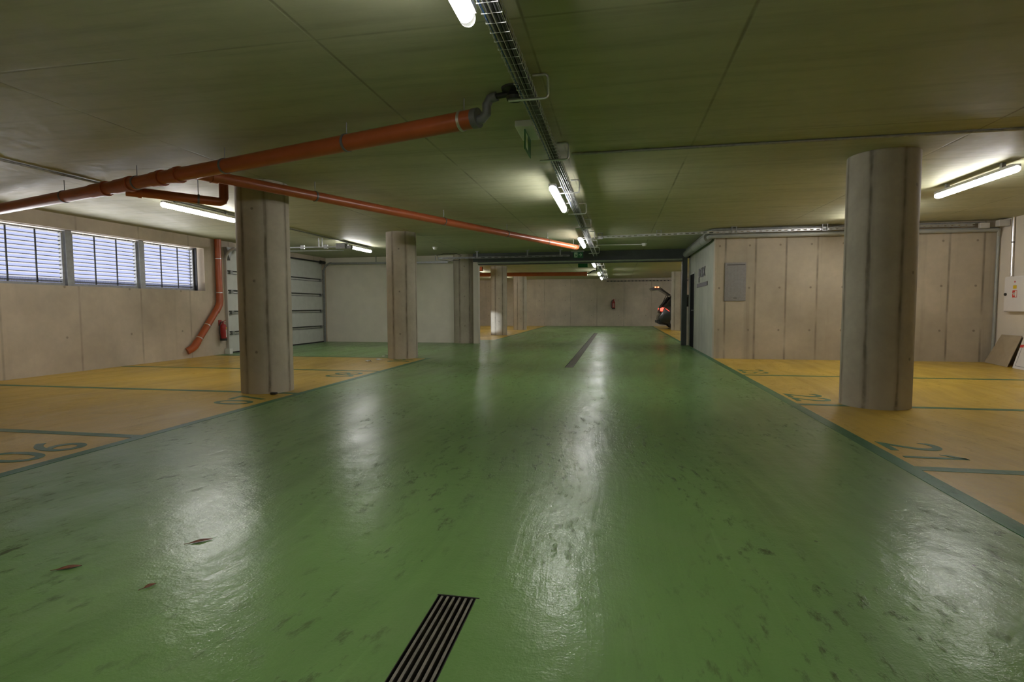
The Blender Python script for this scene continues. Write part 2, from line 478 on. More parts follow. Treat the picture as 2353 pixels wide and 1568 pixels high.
# left wall with the louvre opening and the garage door opening
WY0, WY1, WZ0, WZ1 = 6.66, 11.27, 1.53, 2.52
DY0, DY1, DZ = 11.98, 16.5, 2.62
b = MB()
b.box(XL, XW, YB, WY0, 0, H).box(XL, XW, WY0, WY1, 0, WZ0).box(XL, XW, WY0, WY1, WZ1, H)
b.box(XL, XW, WY1, DY0, 0, H).box(XL, XW, DY0, DY1, DZ, H).box(XL, XW, DY1, YF+.2, 0, H)
struct(b.build('wall_left', M['wall_y'], smooth=0))
struct(MB().box(XW, -4.42, 16.72, 16.92, 0, H).build('wall_partition', M['plaster'], smooth=0))
struct(MB().box(XL, XR+.3, YF, YF+.2, 0, H).build('wall_far', M['wall_far'], smooth=0))
struct(MB().box(XL, XR+.3, YB-.2, YB, 0, H).build('wall_front', M['wall_x'], smooth=0))
struct(MB().box(XR, XR+.3, YB, 12.53, 0, H).build('wall_right', M['cream'], smooth=0))
struct(MB().box(XR, XR+.3, 16.5, YF, 0, H).build('wall_right_far', M['wall_y'], smooth=0))
struct(MB().box(2.05, XR, 12.33, 12.53, 0, H).build('wall_rear_right', M['wall_x'], smooth=0))
EY0, EY1, EZ = 15.38, 16.3, 2.05
b = MB(); b.box(2.05, 2.25, 12.53, EY0, 0, H).box(2.05, 2.25, EY0, EY1, EZ, H).box(2.05, 2.25, EY1, 16.6, 0, H)
struct(b.build('wall_side_right', M['wall_side'], smooth=0))
struct(MB().box(2.25, XR, 16.4, 16.6, 0, H).build('wall_portal_right', M['plaster'], smooth=0))

# doors
d = MB().box(2.046, 2.10, EY0+.04, EY1-.04, .004, EZ-.04).build('door_2', M['black_door'], smooth=0); struct(d)
f = MB(); f.box(2.038, 2.16, EY0, EY0+.04, 0, EZ).box(2.038, 2.16, EY1-.04, EY1, 0, EZ).box(2.038, 2.16, EY0, EY1, EZ-.04, EZ)
f.build('door_frame', M['rail'], d, smooth=0)
h = MB(); h.cyl((2.05, EY0+.11, 1.02), (2.0, EY0+.11, 1.02), .01).bar((2.0, EY0+.10, 1.02), (2.0, EY0+.23, 1.02), .014, .018)
h.build('door_handle', M['frame'], d)

def garage_door():
    x = -9.50
    zs = [.03, .54, 1.05, 1.57, 2.05, 2.625]
    b = MB()
    for i in range(5):
        b.box(x-.05, x, DY0, DY1, zs[i]+.004, zs[i+1]-.004)
    b.box(x-.045, x-.006, DY0-.02, DY1+.02, .03, 2.64)
    d = struct(b.build('door_1', M['door_w'], smooth=0))
    for z in zs[1:5]:
        s = MB().box(x, x+.05, DY0+.06, DY1-.06, z-.012, z+.012)
        s.box(x, x+.02, DY0+.06, DY1-.06, z-.075, z-.065)
        s.build('stiffener_bar', M['black'], d, smooth=0)
        h = MB()
        for y in (DY0+.16, (DY0+DY1)/2, DY1-.14):
            h.box(x, x+.058, y-.04, y+.04, z-.075, z+.016)
        h.build('hinge', M['frame'], d, smooth=0)
    MB().box(x-.05, x+.012, DY0, DY1, 0.002, .035).build('rubber_seal', M['black'], d, smooth=0)
    for y, nm in ((DY0-.03, 0), (DY1+.02, 1)):
        r = MB().box(x+.02, x+.09, y-.035, y+.0, 0.002, 2.36)
        # curved corner of the track into the horizontal run
        p = arc((x+.35, y-.017, 2.30), .28, PI, PI/2, (1,0,0), (0,0,1), 8)
        r.tube(p, .03, 8)
        r.build('guide_rail', M['frame'] if nm else M['grey_box'], d)
    MB().box(x+.03, x+.16, DY0-.14, DY0-.03, .0, .13).build('rail_foot', M['white_pl'], d, smooth=0)
    br = MB().prism([(x+.03, DY0-.10, 2.62), (x+.03, DY0+.12, 2.62), (x+.03, DY0+.02, 2.30)], (.11, 0, 0))
    br.build('shaft_bracket', M['frame'], d)
    sh = MB().cyl((x+.1, DY0-.05, 2.60), (x+.1, DY1+.05, 2.60), .022).cyl((x+.1, DY1-.25, 2.60), (x+.1, DY1, 2.60), .05)
    sh.build('spring_shaft', M['black'], d)
    # horizontal runs of the track with clamps and hangers
    a = MB().bar((x+.35, DY0-.047, 2.58), (-6.12, DY0-.047, 2.55), .03, .026).bar((x+.35, DY0-.02, 2.50), (-6.3, DY0-.02, 2.47), .02, .012)
    for X in (-8.1, -7.35, -6.75):
        a.box(X-.045, X+.045, DY0-.07, DY0-.02, 2.52, 2.61)
    for X in (-6.93, -6.84): a.box(X-.01, X+.01, DY0-.06, DY0-.04, 2.56, H)
    a.build('horizontal_track', M['steel_d'], d, smooth=0)
    MB().box(-6.46, -6.22, DY0-.12, DY0+.02, 2.50, 2.63).box(-6.2, -6.08, DY0-.1, DY0, 2.5, 2.58).build('drive_motor', M['frame'], d, bevel=.01)
    a = MB().bar((x+.35, DY1+.003, 2.565), (-5.2, DY1+.003, 2.54), .04, .06)
    for X in (-7.6, -5.6): a.box(X-.012, X+.012, DY1-.01, DY1+.014, 2.56, H)
    a.build('horizontal_track', M['steel_d'], d, smooth=0)
    MB().box(-9.2, -9.05, DY0+.3, DY0+.42, 2.52, 2.66).build('warning_box', M['red'], d, smooth=0)
garage_door()

# louvre windows
def louvre(n, y0, y1):
    x = XW-.19; z0, z1 = WZ0+.03, WZ1-.02
    b = MB()
    z0 = WZ0+.001
    b.box(x-.03, x+.03, y0, y0+.035, z0, z1).box(x-.03, x+.03, y1-.035, y1, z0, z1)
    b.box(x-.03, x+.03, y0+.035, y1-.035, z0, z0+.045).box(x-.03, x+.03, y0+.035, y1-.035, z1-.03, z1)
    w = struct(b.build('window_%d' % n, M['frame'], smooth=0))
    s = MB(); k = 12; st = (z1-z0-.11)/k
    for i in range(k+1):
        z = z0+.075+st*i
        s.obox((x-.02, (y0+y1)/2, z), (.026, 0, .009), (0, (y1-y0)/2-.036, 0), (-.001, 0, .0048))
    s.build('louvre_blades', M['blade'], w, smooth=0)
    r = MB()
    for q in (.335, .665):
        y = y0+(y1-y0)*q; r.box(x+.008, x+.024, y-.010, y+.010, z0+.045, z1-.03)
    r.build('window_bar', M['slat'], w, smooth=0)
    # strip of bird mesh along the sill
    g = MB(); y = y0+.04
    while y < y1-.04: g.box(x+.026, x+.028, y, y+.0035, z0+.045, z0+.125); y += .011
    for q in range(8): g.box(x+.026, x+.028, y0+.036, y1-.036, z0+.047+q*.0105, z0+.051+q*.0105)
    g.build('mesh_strip', M['slat'], w, smooth=0)
    c = MB()
    for q in (.02, .17, .5, .83, .98):
        y = y0+(y1-y0)*q; c.box(x+.02, x+.034, y-.014, y+.014, z1-.035, z1-.005)
    c.build('fixing_clip', M['white_pl'], w, smooth=0)
louvre(1, 6.70, 8.09); louvre(2, 8.23, 9.61); louvre(3, 9.75, 11.13)
b = MB()
for y in (8.16, 9.68): b.box(XW-.25, XW-.12, y-.055, y+.055, WZ0+.002, WZ1-.002)
struct(b.build('trim_1', M['frame'], smooth=0))     # mullion posts between the louvres
struct(MB().box(XW-.28, XW-.1, 11.135, 11.165, WZ0+.002, WZ1-.002).build('trim_2', M['slat'], smooth=0))

# ================================================================== PAINTED MARKS
LW = .10
def line(x0, x1, y0, y1, label, z=.0022):
    o = MB().box(x0, x1, y0, y1, .0004, z).build('painted_line', M['line'], smooth=0, origin=((x0+x1)/2, (y0+y1)/2, 0))
    return tag(o, label, 'floor line')
A, Bx = -4.078, 1.991
line(A-.05, A+.05, -3., 11.53, 'long dark green line along the yellow bays on the left of the lane')
line(Bx-.055, Bx+.055, -3., 12.32, 'long dark green line along the yellow bays on the right of the lane')
line(A-.045, A+.045, 18.2, 32.48, 'dark green lane edge line beyond the steel gate frame, left side')
line(Bx-.045, Bx+.045, 16.65, 32.48, 'dark green lane edge line beyond the steel gate frame, right side')
line(Bx-.05, Bx+.05, 12.34, 15.36, 'dark green line along the foot of the wall with black letters')
for y, lab in ((4.026, 'first thin green line across the left yellow bays, just beyond number 06'), (6.4613, 'second thin green line across the left yellow bays, running behind the big column'), (8.998, 'third thin green line across the left yellow bays, just beyond number 08')):
    line(-9.46, A-.05, y-LW/2, y+LW/2, lab, .0020)
line(-9.46, A-.05, 11.44, 11.52, 'dark green line between yellow bay 09 and the green garage door apron', .0020)
for y, lab in ((4.161, 'thin dark green line just in front of the number 21'), (6.688, 'thin dark green line meeting the foot of the big right column'), (9.4346, 'farthest thin dark green line on the right, just in front of number 23')):
    line(Bx+.055, 7.28, y-LW/2, y+LW/2, lab, .0020)
def number(txt, x0, y0, right, up, label, w=.60, h=.48):
    if '1' in txt:
        O, Rv, Uv = Vector((x0, y0, .0006)), Vector(right), Vector(up)
        o = place_text('bay_number', '2', M['line'], (x0, y0, .0006), right, up, w*.50, h, .0016)
        bm = bmesh.new(); bm.from_mesh(o.data)
        for poly in ([(.80, 0), (.88, 0), (.88, 1), (.80, 1)], [(.88, 1), (.80, 1), (.66, .80), (.66, .68), (.80, .84)]):
            vb = [bm.verts.new(Rv*(q[0]*w)+Uv*(q[1]*h)) for q in poly]; vt = [bm.verts.new(q.co+Vector((0, 0, .0016))) for q in vb]
            bm.faces.new(vb); bm.faces.new(vt); n = len(vb)
            for i in range(n): bm.faces.new((vb[i], vb[(i+1) % n], vt[(i+1) % n], vt[i]))
        bmesh.ops.recalc_face_normals(bm, faces=bm.faces); bm.to_mesh(o.data); bm.free()
    else: o = place_text('bay_number', txt, M['line'], (x0, y0, .0006), right, up, w, h, .0016)
    tag(o, label, 'painted number', 'bay numbers on the floor')
for t, y in (('06', 3.77), ('07', 6.21), ('08', 8.75), ('09', 11.22)):
    number(t, -4.25, y-.62, (0,1,0), (-1,0,0), 'dark green bay number %s painted on the yellow floor left of the lane' % t)
for t, y in (('21', 4.38), ('22', 6.93), ('23', 9.68)):
    number(t, 2.10, y+.56, (0,-1,0), (1,0,0), 'dark green bay number %s painted on the yellow floor right of the lane' % t, .56, .42)

# ================================================================== COLUMNS
def column(x, y, label, mat, r=.33):
    pr = [(r, 0.001), (r, H)]
    b = MB(); b.lathe(pr, (x, y, 0), 56)
    o = b.build('concrete_column', mat, origin=(x, y, 0))
    tag(o, label, 'column', 'round concrete columns')
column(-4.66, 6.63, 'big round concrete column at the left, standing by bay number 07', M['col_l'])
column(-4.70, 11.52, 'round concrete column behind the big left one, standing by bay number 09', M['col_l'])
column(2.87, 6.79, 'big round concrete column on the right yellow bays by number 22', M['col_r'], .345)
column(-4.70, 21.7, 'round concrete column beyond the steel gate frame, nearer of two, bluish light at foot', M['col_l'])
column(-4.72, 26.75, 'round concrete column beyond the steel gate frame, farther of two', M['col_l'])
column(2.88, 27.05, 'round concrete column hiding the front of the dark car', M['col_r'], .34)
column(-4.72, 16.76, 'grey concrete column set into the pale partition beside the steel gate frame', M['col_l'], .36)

# ================================================================== STEEL GATE FRAME
t = thing('steel_gate_frame', 'dark steel gate frame spanning the lane halfway down the garage', 'gate frame', (-1.2, 16.5, 0))
MB().box(-4.36, 2.04, 16.4, 16.6, 2.515, H).build('beam', M['beam'], t, smooth=0)
b = MB(); b.cyl((-4.2, 16.37, 2.475), (1.83, 16.37, 2.475), .03); b.build('round_rail', M['rail'], t)
MB().box(-4.2, 1.83, 16.42, 16.58, 2.42, 2.513).build('rail_cover', M['beam'], t, smooth=0)
o = MB().box(-4.36, -4.2, 16.4, 16.6, .001, 2.513).build('post', M['post'], t, smooth=0); o['label'] = 'pale beige gate post'
o = MB().box(1.835, 1.975, 16.4, 16.6, .001, 2.513).build('post', M['beam'], t, smooth=0); o['label'] = 'dark gate post'
MB().box(1.977, 2.02, 16.4, 16.44, .001, 1.12).build('post_guard', M['post'], t, smooth=0)

# ================================================================== LAMPS
def lamp_proto(L, hang, label, loc, cat_group):
    t = thing('tube_lamp', label, 'ceiling lamp', loc, cat_group)
    x, y, z = loc; r = .040
    # glowing tube, its rounded clear ends, the grey tray above, its fixings
    MB().tube([(x, y-L/2+.07, z), (x, y+L/2-.07, z)], r, 16).build('diffuser', M['tube'], t)
    for s in (-1, 1):
        p = [(x, y+s*(L/2-.071), z), (x, y+s*(L/2-.03), z), (x, y+s*(L/2-.008), z), (x, y+s*L/2, z)]
        MB().tube(p, [r+.001, r+.001, r*.8, r*.45], 16).build('end_cap', M['clear'], t)
    MB().box(x-.046, x+.046, y-L/2+.03, y+L/2-.03, z+r*.55, z+r+.016).build('housing', M['grey_box'], t, smooth=0)
    for s in (-1, 1):
        if hang == 'ceiling': MB().box(x-.02, x+.02, y+s*L*.34-.02, y+s*L*.34+.02, z+r+.016, H).build('fixing', M['frame'], t, smooth=0)
        else: MB().box(x-.015, x+.096, y+s*L*.34-.015, y+s*L*.34+.015, z+r+.016, z+r+.024).build('fixing', M['steel'], t, smooth=0)
    return t
LL = 1.6
G_side = 'tube lamps over the parking bays'; G_mid = 'tube lamps along the cable tray'
sp = lamp_proto(LL, 'ceiling', 'lit tube lamp over the left bays, partly behind the big left column', (-6.56, 7.80, 2.65), G_side)
for (x, y, lab) in ((-6.58, 13.2, 'lit tube lamp in front of the garage door, above its track'),
                    (-6.3, 19.2, 'lit tube lamp over the far left bays, first beyond the partition'),
                    (-6.3, 24.55, 'lit tube lamp glimpsed beside the pale gate post'),
                    (-6.3, 29.2, 'lit tube lamp over the far left bays next to the far wall'),
                    (4.39, 7.96, 'lit tube lamp to the right of the big right column, at the picture edge'),
                    (4.34, 10.66, 'lit tube lamp hidden behind the big right column, only its tip showing'),
                    (4.4, 19.2, 'lit tube lamp over the far right bays, first beyond the wall'),
                    (4.4, 24.2, 'lit tube lamp over the far right bays beside the dark car'),
                    (4.4, 29.6, 'lit tube lamp over the far right bays above the dark car'),
                    (-6.56, -2.5, 'lit tube lamp over the left bays behind the camera'),
                    (4.39, -2.5, 'lit tube lamp over the right bays behind the camera')):
    copy_tree(sp, (x, y, 2.65), lab)
mp = lamp_proto(LL, 'tray', 'lit tube lamp with clear rounded end beside the cable tray, top of the picture', (-.75, 1.99, 2.575), G_mid)
for (y, lab) in ((7.55, 'lit tube lamp beside the cable tray, second from the camera'),
                 (12.65, 'lit tube lamp beside the cable tray, third from the camera, just before the gate frame'),
                 (19.25, 'lit tube lamp beside the cable tray, first seen under the gate beam'),
                 (24.7, 'lit tube lamp beside the cable tray, second seen under the gate beam'),
                 (28.4, 'lit tube lamp beside the cable tray, last before the far wall'),
                 (-3.0, 'lit tube lamp beside the cable tray behind the camera')):
    copy_tree(mp, (-.79, y, 2.575), lab)

# ================================================================== CABLE TRAY
TX0, TX1, TZ = -.685, -.585, 2.612
t = thing('cable_tray', 'long wire basket cable tray running along the ceiling above the lane', 'cable tray', ((TX0+TX1)/2, 0, TZ))
YT0, YT1 = .2, 31.2
b = MB()
for x, z in ((TX0, TZ+.055), (TX0, TZ+.028), (TX0, TZ), (TX0+.05, TZ), (TX1, TZ), (TX1, TZ+.028), (TX1, TZ+.055)):
    b.tube([(x, YT0, z+.004), (x, YT1, z+.004)], .0019, 6)
b.build('long_wire', M['steel'], t)
b = MB(); y = YT0
while y < YT1:
    b.tube([(TX0-.004, y, TZ+.06), (TX0-.004, y, TZ), (TX1+.004, y, TZ), (TX1+.004, y, TZ+.06)], .003, 5)
    y += .1
o = b.build('cross_wire', M['steel'], t); o['kind'] = 'stuff'
def hanger_mesh():
    y = 0; b = MB()
    pts = [(-.60, y, H-.0095)]+arc((-.515, y, H-.034), .026, PI/2, 0, (1,0,0), (0,0,1), 4)+arc((-.515, y, TZ+.012), .026, 0, -PI/2, (1,0,0), (0,0,1), 4)+[(-.775, y, TZ-.014)]
    b.tube(pts, .0095, 8)
    return b
base = None; k = 0
names = ['first', 'second', 'third', 'fourth', 'fifth', 'sixth', 'seventh', 'eighth']
hy = [3.94, 5.58, 7.21, 8.83, 10.44, 12.11, 13.75, 15.35, 18.2, 20.0, 21.7, 23.4, 25.1, 26.8, 28.5, 30.2, 2.3]
for i, y in enumerate(hy):
    lab = ('%s C-shaped wire hanger of the cable tray, counted from the camera' % names[i]) if i < 8 else 'C-shaped wire hanger of the cable tray beyond the gate frame'
    if i == 16: lab = 'C-shaped wire hanger of the cable tray above the top picture edge'
    if base is None:
        base = hanger_mesh().build('tray_hanger', M['steel'], origin=(0, 0, 0)); o = base
    else:
        o = base.copy(); COL.objects.link(o)
    o.location = (0, y, 0); tag(o, lab, 'hanger', 'cable tray hangers' if i < 8 or i == 16 else 'far cable tray hangers')
def cable(x0, r, mat, label, amp, ph, group=None, zo=0, y1=YT1):
    pts = []; y = YT0
    while y <= y1:
        pts.append((x0+amp*math.sin(y*1.7+ph)+amp*.6*math.sin(y*4.1+ph*2), y, TZ+.0035+r+zo+.003*math.sin(y*2.3+ph))); y += .18
    o = MB().tube(pts, r, 8).build('power_cable', mat, origin=(x0, YT0, TZ))
    tag(o, label, 'cable', group)
for i, (x0, r) in enumerate(((-.650, .010), (-.629, .011), (-.608, .0105), (-.594, .008))):
    cable(x0, r, M['cable'], 'black cable lying in the wire basket tray', .004, i*1.3, 'black cables in the tray')
for i, (x0, r) in enumerate(((-.640, .011), (-.617, .011), (-.598, .010))):
    cable(x0, r, M['cable'], 'black cable lying in the wire basket tray', .006, 4+i*2.1, 'black cables in the tray', .021)
cable(-.677, .0045, M['bluec'], 'thin blue cable along the left edge of the cable tray', .003, .4, None, .004, 12.)

# ================================================================== ORANGE DRAIN PIPES
def P(a, b, t): return Vector(a).lerp(Vector(b), t)
ma, mb = Vector((-9.44, 6.61, 2.55)), Vector((-1.10, 4.25, 2.60))
md = (mb-ma).normalized()
def main_at(x): return P(ma, mb, (x-ma.x)/(mb.x-ma.x))
t = drain = thing('drain_pipe', 'branching orange drain pipe slung below the ceiling from the left wall', 'pipe', tuple(ma))
MB().tube([ma, mb], .073, 24).build('pipe_run', M['orange'], t)
for x0, x1 in ((-6.35, -6.05), (-5.85, -5.55), (-5.15, -4.98), (-4.80, -4.68)):
    b = MB().tube([main_at(x0), main_at(x1)], .081, 24)
    b.tube([main_at(x1-.05), main_at(x1)], .089, 24)
    b.build('socket', M['orange'], t)
for x in (-8.72, -6.98, -5.45, -3.97, -2.38, -1.22):
    c = main_at(x)
    r = MB().ring(c, md, .072, .008, .024).build('clamp_ring', M['grey_pl'] if x != -1.22 else M['steel'], t)
    if x == -1.22: c = main_at(-1.2)
    MB().cyl(c+Vector((0, 0, .078)), (c.x, c.y, H), .005, 8).build('threaded_rod', M['frame'], r)
# grey bend up to the roof outlet
e = mb
b = MB().tube([e-md*.02, e+md*.03], .076, 20)
path = [e+md*.02, e+md*.075]+[]
q = e+md*.10
pts = [e+md*.02+Vector((0,0,-.02)), e+md*.06+Vector((0,0,-.015)), q+Vector((0,0,.02)), q+Vector((0,0,.085)), q+md*.03+Vector((0,0,.125)), q+md*.09+Vector((0,0,.135))]
b.tube(pts, .036, 14)
b.build('grey_bend', M['grey_pl'], t)
# black roof outlet
oc = q+md*.24; oz = q.z+.135
t2 = thing('roof_outlet', 'black plastic roof outlet under the ceiling beside the cable tray', 'roof drain', (oc.x, oc.y, H))
MB().lathe([(.055, oz-.055), (.062, oz-.03), (.05, oz+.0), (.095, oz+.02), (.10, H)], (oc.x, oc.y, 0), 24).build('outlet_body', M['black'], t2)
MB().tube([q+md*.085+Vector((0,0,.135)), Vector((oc.x, oc.y, oz))-md*.03], .022, 14).build('outlet_stub', M['black'], t2)

# branch to the far right
ba, bb = Vector((-4.50, 5.22, 2.585)), Vector((-.985, 13.50, 2.575))
bd = (bb-ba).normalized()
t = drain
MB().tube([ba+bd*.07, bb], .062, 20).build('branch_run', M['orange'], t)
b = MB().tube([ba+bd*.05, ba+bd*.26], .069, 20); b.tube([ba+bd*.2, ba+bd*.27], .075, 20); b.build('socket', M['orange'], t)
b = MB().tube([bb-bd*.14, bb+bd*.01], .068, 20); b.build('socket', M['orange'], t)
for k in (1.55, 4.1, 6.0, 7.6, 8.85):
    c = ba+bd*k
    r = MB().ring(c, bd, .061, .007, .022).build('clamp_ring', M['grey_pl'], t)
    MB().cyl(c+Vector((0,0,.066)), (c.x, c.y, H), .005, 8).build('threaded_rod', M['frame'], r)
b = MB().tube([bb, bb+bd*.06+Vector((.03,0,.02)), bb+Vector((.10,.10,.12)), bb+Vector((.12,.12,H-bb.z))], .028, 12)
b.build('grey_bend', M['steel'], t)

# short branch and elbow at the big column
ca, cb = Vector((-5.78, 5.575, 2.525)), Vector((-5.02, 6.27, 2.485))
cd = (cb-ca).normalized()
t = drain
b = MB().tube([ca+cd*.05, cb]+[cb+cd*.04+Vector((0,0,.02)), cb+cd*.055+Vector((0,0,.06)), Vector((cb.x, cb.y, H))+cd*.055], .056, 18)
b.build('branch_run', M['orange'], t)
b = MB().tube([ca+cd*.05, ca+cd*.2], .063, 18); b.tube([ca+cd*.17, ca+cd*.21], .069, 18); b.build('socket', M['orange'], t)
c = ca+cd*.80
r = MB().ring(c, cd, .055, .008, .022).build('clamp_ring', M['grey_pl'], t)
MB().cyl(c+Vector((0,0,.06)), (c.x, c.y, H), .005, 8).build('threaded_rod', M['frame'], r)

# downpipe on the left wall
dx = XW+.085
t = thing('downpipe', 'orange downpipe on the left wall bending off diagonally above the floor', 'pipe', (dx, 11.62, 0))
MB().tube([(dx, 11.63, H), (dx, 11.63, 1.32), (dx, 11.60, 1.2), (dx, 11.52, 1.09), (dx, 10.80, .285)], .073, 20).build('pipe_run', M['orange'], t)
MB().tube([(dx, 11.63, 1.47), (dx, 11.63, 1.30), (dx, 11.615, 1.22), (dx, 11.55, 1.12), (dx, 11.49, 1.05)], .08, 20).build('pipe_bend', M['orange'], t)
MB().tube([(dx, 10.87, .36), (dx, 10.78, .265), (dx-.02, 10.72, .215), (XW+.02, 10.62, .16)], [.081, .081, .081, .078], 20).build('pipe_bend', M['orange'], t)
for p, a in (((dx, 11.63, 2.31), (0,0,1)), ((dx, 11.63, 1.5), (0,0,1)), ((dx, 11.19, .72), (0,-.72,-.8)), ((dx, 10.93, .43), (0,-.72,-.8))):
    MB().ring(p, a, .073, .006, .018).build('clamp_ring', M['steel'], t)

# pipes beyond the gate
t = thing('drain_pipe', 'dark orange drain pipe crossing under the far ceiling beyond the gate frame', 'pipe', (-6.2, 24, 2.6))
MB().tube([(-9.46, 23.6, 2.60), (-1.32, 23.6, 2.525)], .085, 18).build('pipe_run', M['orange'], t)
MB().tube([(-1.4, 23.6, 2.525), (-1.25, 23.6, 2.525)], .092, 18).build('socket', M['orange'], t)
MB().tube([(-1.27, 23.6, 2.54), (-1.15, 23.6, 2.56), (-1.06, 23.6, 2.64), (-.96, 23.6, 2.66), (-.86, 23.6, 2.66), (-.86, 23.6, H)], .026, 10).build('black_bend', M['black'], t)
t = thing('drain_pipe', 'short brown pipe stub at the top of the opening beside the pale gate post', 'pipe', (-5.5, 20, 2.6))
MB().tube([(-6.6, 20.2, 2.575), (-5.0, 20.2, 2.575)], .075, 18).build('pipe_run', M['orange'], t)
MB().tube([(-5.14, 20.2, 2.575), (-5.0, 20.2, 2.575)], .085, 18).build('socket', M['orange'], t)
MB().cyl((-5.4, 20.2, 2.64), (-5.4, 20.2, H), .006, 8).build('threaded_rod', M['frame'], t)

# ================================================================== CONDUITS, TRAYS ON THE RIGHT
def conduit(path, r, mat, label, name='conduit', cat='conduit', clips=()):
    t = thing(name, label, cat, tuple(path[0]))
    MB().tube(path, r, 12).build('conduit_tube', mat, t)
    for (p, a) in clips: MB().ring(p, a, r, .004, .03, 12).build('conduit_clip', M['frame'], t)
conduit([(-6.62, -1., H-.0205), (-6.62, 13.9, H-.0205)], .015, M['steel_d'], 'thin grey conduit on the ceiling along the left bays', clips=[((-6.62, y, H-.0205), (0,1,0)) for y in (3.2, 4.7, 5.6, 9.5, 11.)])
conduit([(-.49, 5.98, H-.0145), (7.25, 5.98, H-.0145)], .014, M['steel_d'], 'thin grey conduit crossing the ceiling to the right in front of the big column')
conduit([(-.58, 14.6, H-.03), (.64, 14.72, H-.03)], .013, M['white_pl'], 'short white conduit from the tray to the right ceiling detector')
YR = 12.22
conduit([(6.98, YR, 2.715), (2.12, YR, 2.735), (1.98, YR+.06, 2.735), (1.93, YR+.25, 2.735), (1.93, 16.3, 2.735)], .024, M['steel_d'], 'upper grey conduit along the top of the rear right wall, turning the corner', clips=[((x, YR, 2.73), (1,0,0)) for x in (2.6, 4.6)])
t = thing('service_pipe', 'fat grey pipe under the ceiling along the rear right wall and around its corner', 'pipe', (7.2, YR, 2.6))
MB().tube([(7.2, YR, 2.585), (2.3, YR, 2.595), (2.08, YR+.03, 2.60), (1.95, YR+.12, 2.605), (1.93, YR+.35, 2.61)], .045, 16).build('pipe_run', M['duct'], t)
MB().tube([(1.93, YR+.3, 2.61), (1.93, 16.36, 2.61)], .092, 20).build('insulated_run', M['duct'], t)
for y in (13.2, 14.6): MB().ring((1.93, y, 2.61), (0,1,0), .092, .005, .02, 20).build('clamp_ring', M['steel_d'], t)
def perf_tray(path, w, h, label, mat, pitch=.1):
    t = thing('perforated_tray', label, 'cable tray', tuple(path[0]))
    b = MB(); s = MB()
    for a, c in zip(path[:-1], path[1:]):
        a, c = Vector(a), Vector(c); d = (c-a).normalized(); L = (c-a).length
        sd = d.cross(Vector((0,0,1))).normalized()
        b.bar(a, c, w, .003)
        for sg in (-1, 1):
            o = sd*(sg*w/2)
            b.bar(a+o+Vector((0,0,.004)), c+o+Vector((0,0,.004)), .002, .008)
            b.bar(a+o+Vector((0,0,h-.005)), c+o+Vector((0,0,h-.005)), .002, .012)
            k = .03
            while k < L-.03:
                s.bar(a+o+d*k+Vector((0,0,h/2)), a+o+d*(k+pitch*.42)+Vector((0,0,h/2)), .002, h-.008); k += pitch
    b.build('tray_base', mat, t, smooth=0); s.build('tray_side', mat, t, smooth=0)
    return t
t = perf_tray([(-.44, 12.5, 2.655), (1.95, 12.17, 2.65), (6.75, 12.14, 2.65)], .07, .045, 'perforated steel tray crossing from the lane to the rear right wall', M['steel'], .12)
b = MB()
for i in range(2):
    pts = [(-.55+.0, 12.45+.05*i, 2.66), (-.3, 12.48+.03*i, 2.66), (0.3, 12.42, 2.663+.006*i), (1.2, 12.27+.02*i, 2.66), (1.95, 12.165, 2.66)]
    b.tube(pts, .007, 8)
o = b.build('data_cables', M['cable'], origin=(-.5, 12.5, 2.66)); tag(o, 'pair of black cables looping into the perforated steel tray', 'cable')
proto = None
for x, y, lab in ((-.38, 12.47, 'ladder-shaped steel bracket of the perforated tray, nearest the lane lamp'), (.88, 12.30, 'ladder-shaped steel bracket of the perforated tray, in the middle of the lane ceiling'),
                  (2.38, 12.12, 'steel bracket of the perforated tray near the wall corner'), (4.1, 12.1, 'steel bracket of the perforated tray beside the big right column'), (5.6, 12.1, 'steel bracket of the perforated tray behind the big right column')):
    if proto is None:
        b = MB()
        for s in (-1, 1): b.box(s*.045-.008, s*.045+.008, -.012, .012, 2.635, H)
        b.box(-.037, .037, -.012, .012, 2.635, 2.648).box(-.037, .037, -.012, .012, 2.70, 2.712).box(-.06, .06, -.02, .02, H-.008, H)
        proto = b.build('tray_bracket', M['frame'], smooth=0); o = proto
    else: o = proto.copy(); COL.objects.link(o)
    o.location = (x, y, 0); tag(o, lab, 'bracket', 'brackets of the perforated tray')
t = perf_tray([(-5.25, 15.75, 2.565), (-1.36, 15.75, 2.565)], .09, .045, 'dark perforated tray in front of the gate beam, left of the exit sign', M['frame'], .2)
b = MB()
for i in range(4): b.tube([(-5.1, 15.72+.02*i, 2.575), (-1.4, 15.72+.02*i, 2.575)], .009, 6)
b.tube([(-5.25, 15.75, 2.58), (-5.28, 15.75, 2.68), (-5.1, 15.75, 2.72), (-4.7, 15.75, 2.72), (-4.55, 15.75, 2.66), (-4.6, 15.75, 2.53), (-4.9, 15.75, 2.50), (-5.2, 15.75, 2.54)], .008, 8)
o = b.build('data_cables', M['cable'], origin=(-5, 15.75, 2.57)); tag(o, 'black cables in the dark tray before the gate beam, looped at its left end', 'cable')
pr2 = None
for x, lab in ((-4.05, 'small ceiling bracket of the dark tray, near the pale gate post'), (-2.55, 'small ceiling bracket of the dark tray, midway along it'), (-1.6, 'small ceiling bracket of the dark tray, beside the exit sign')):
    if pr2 is None:
        b = MB().box(-.02, .02, -.02, .02, 2.56, H).box(-.06, .06, -.03, .03, H-.02, H)
        pr2 = b.build('tray_bracket', M['frame'], smooth=0); o = pr2
    else: o = pr2.copy(); COL.objects.link(o)
    o.location = (x, 15.72, 0); tag(o, lab, 'bracket', 'brackets of the dark tray')
perf_tray([(-.6, 32.36, 2.585), (7.2, 32.36, 2.585)], .06, .05, 'dark dotted tray along the top of the far wall', M['slat'], .2)

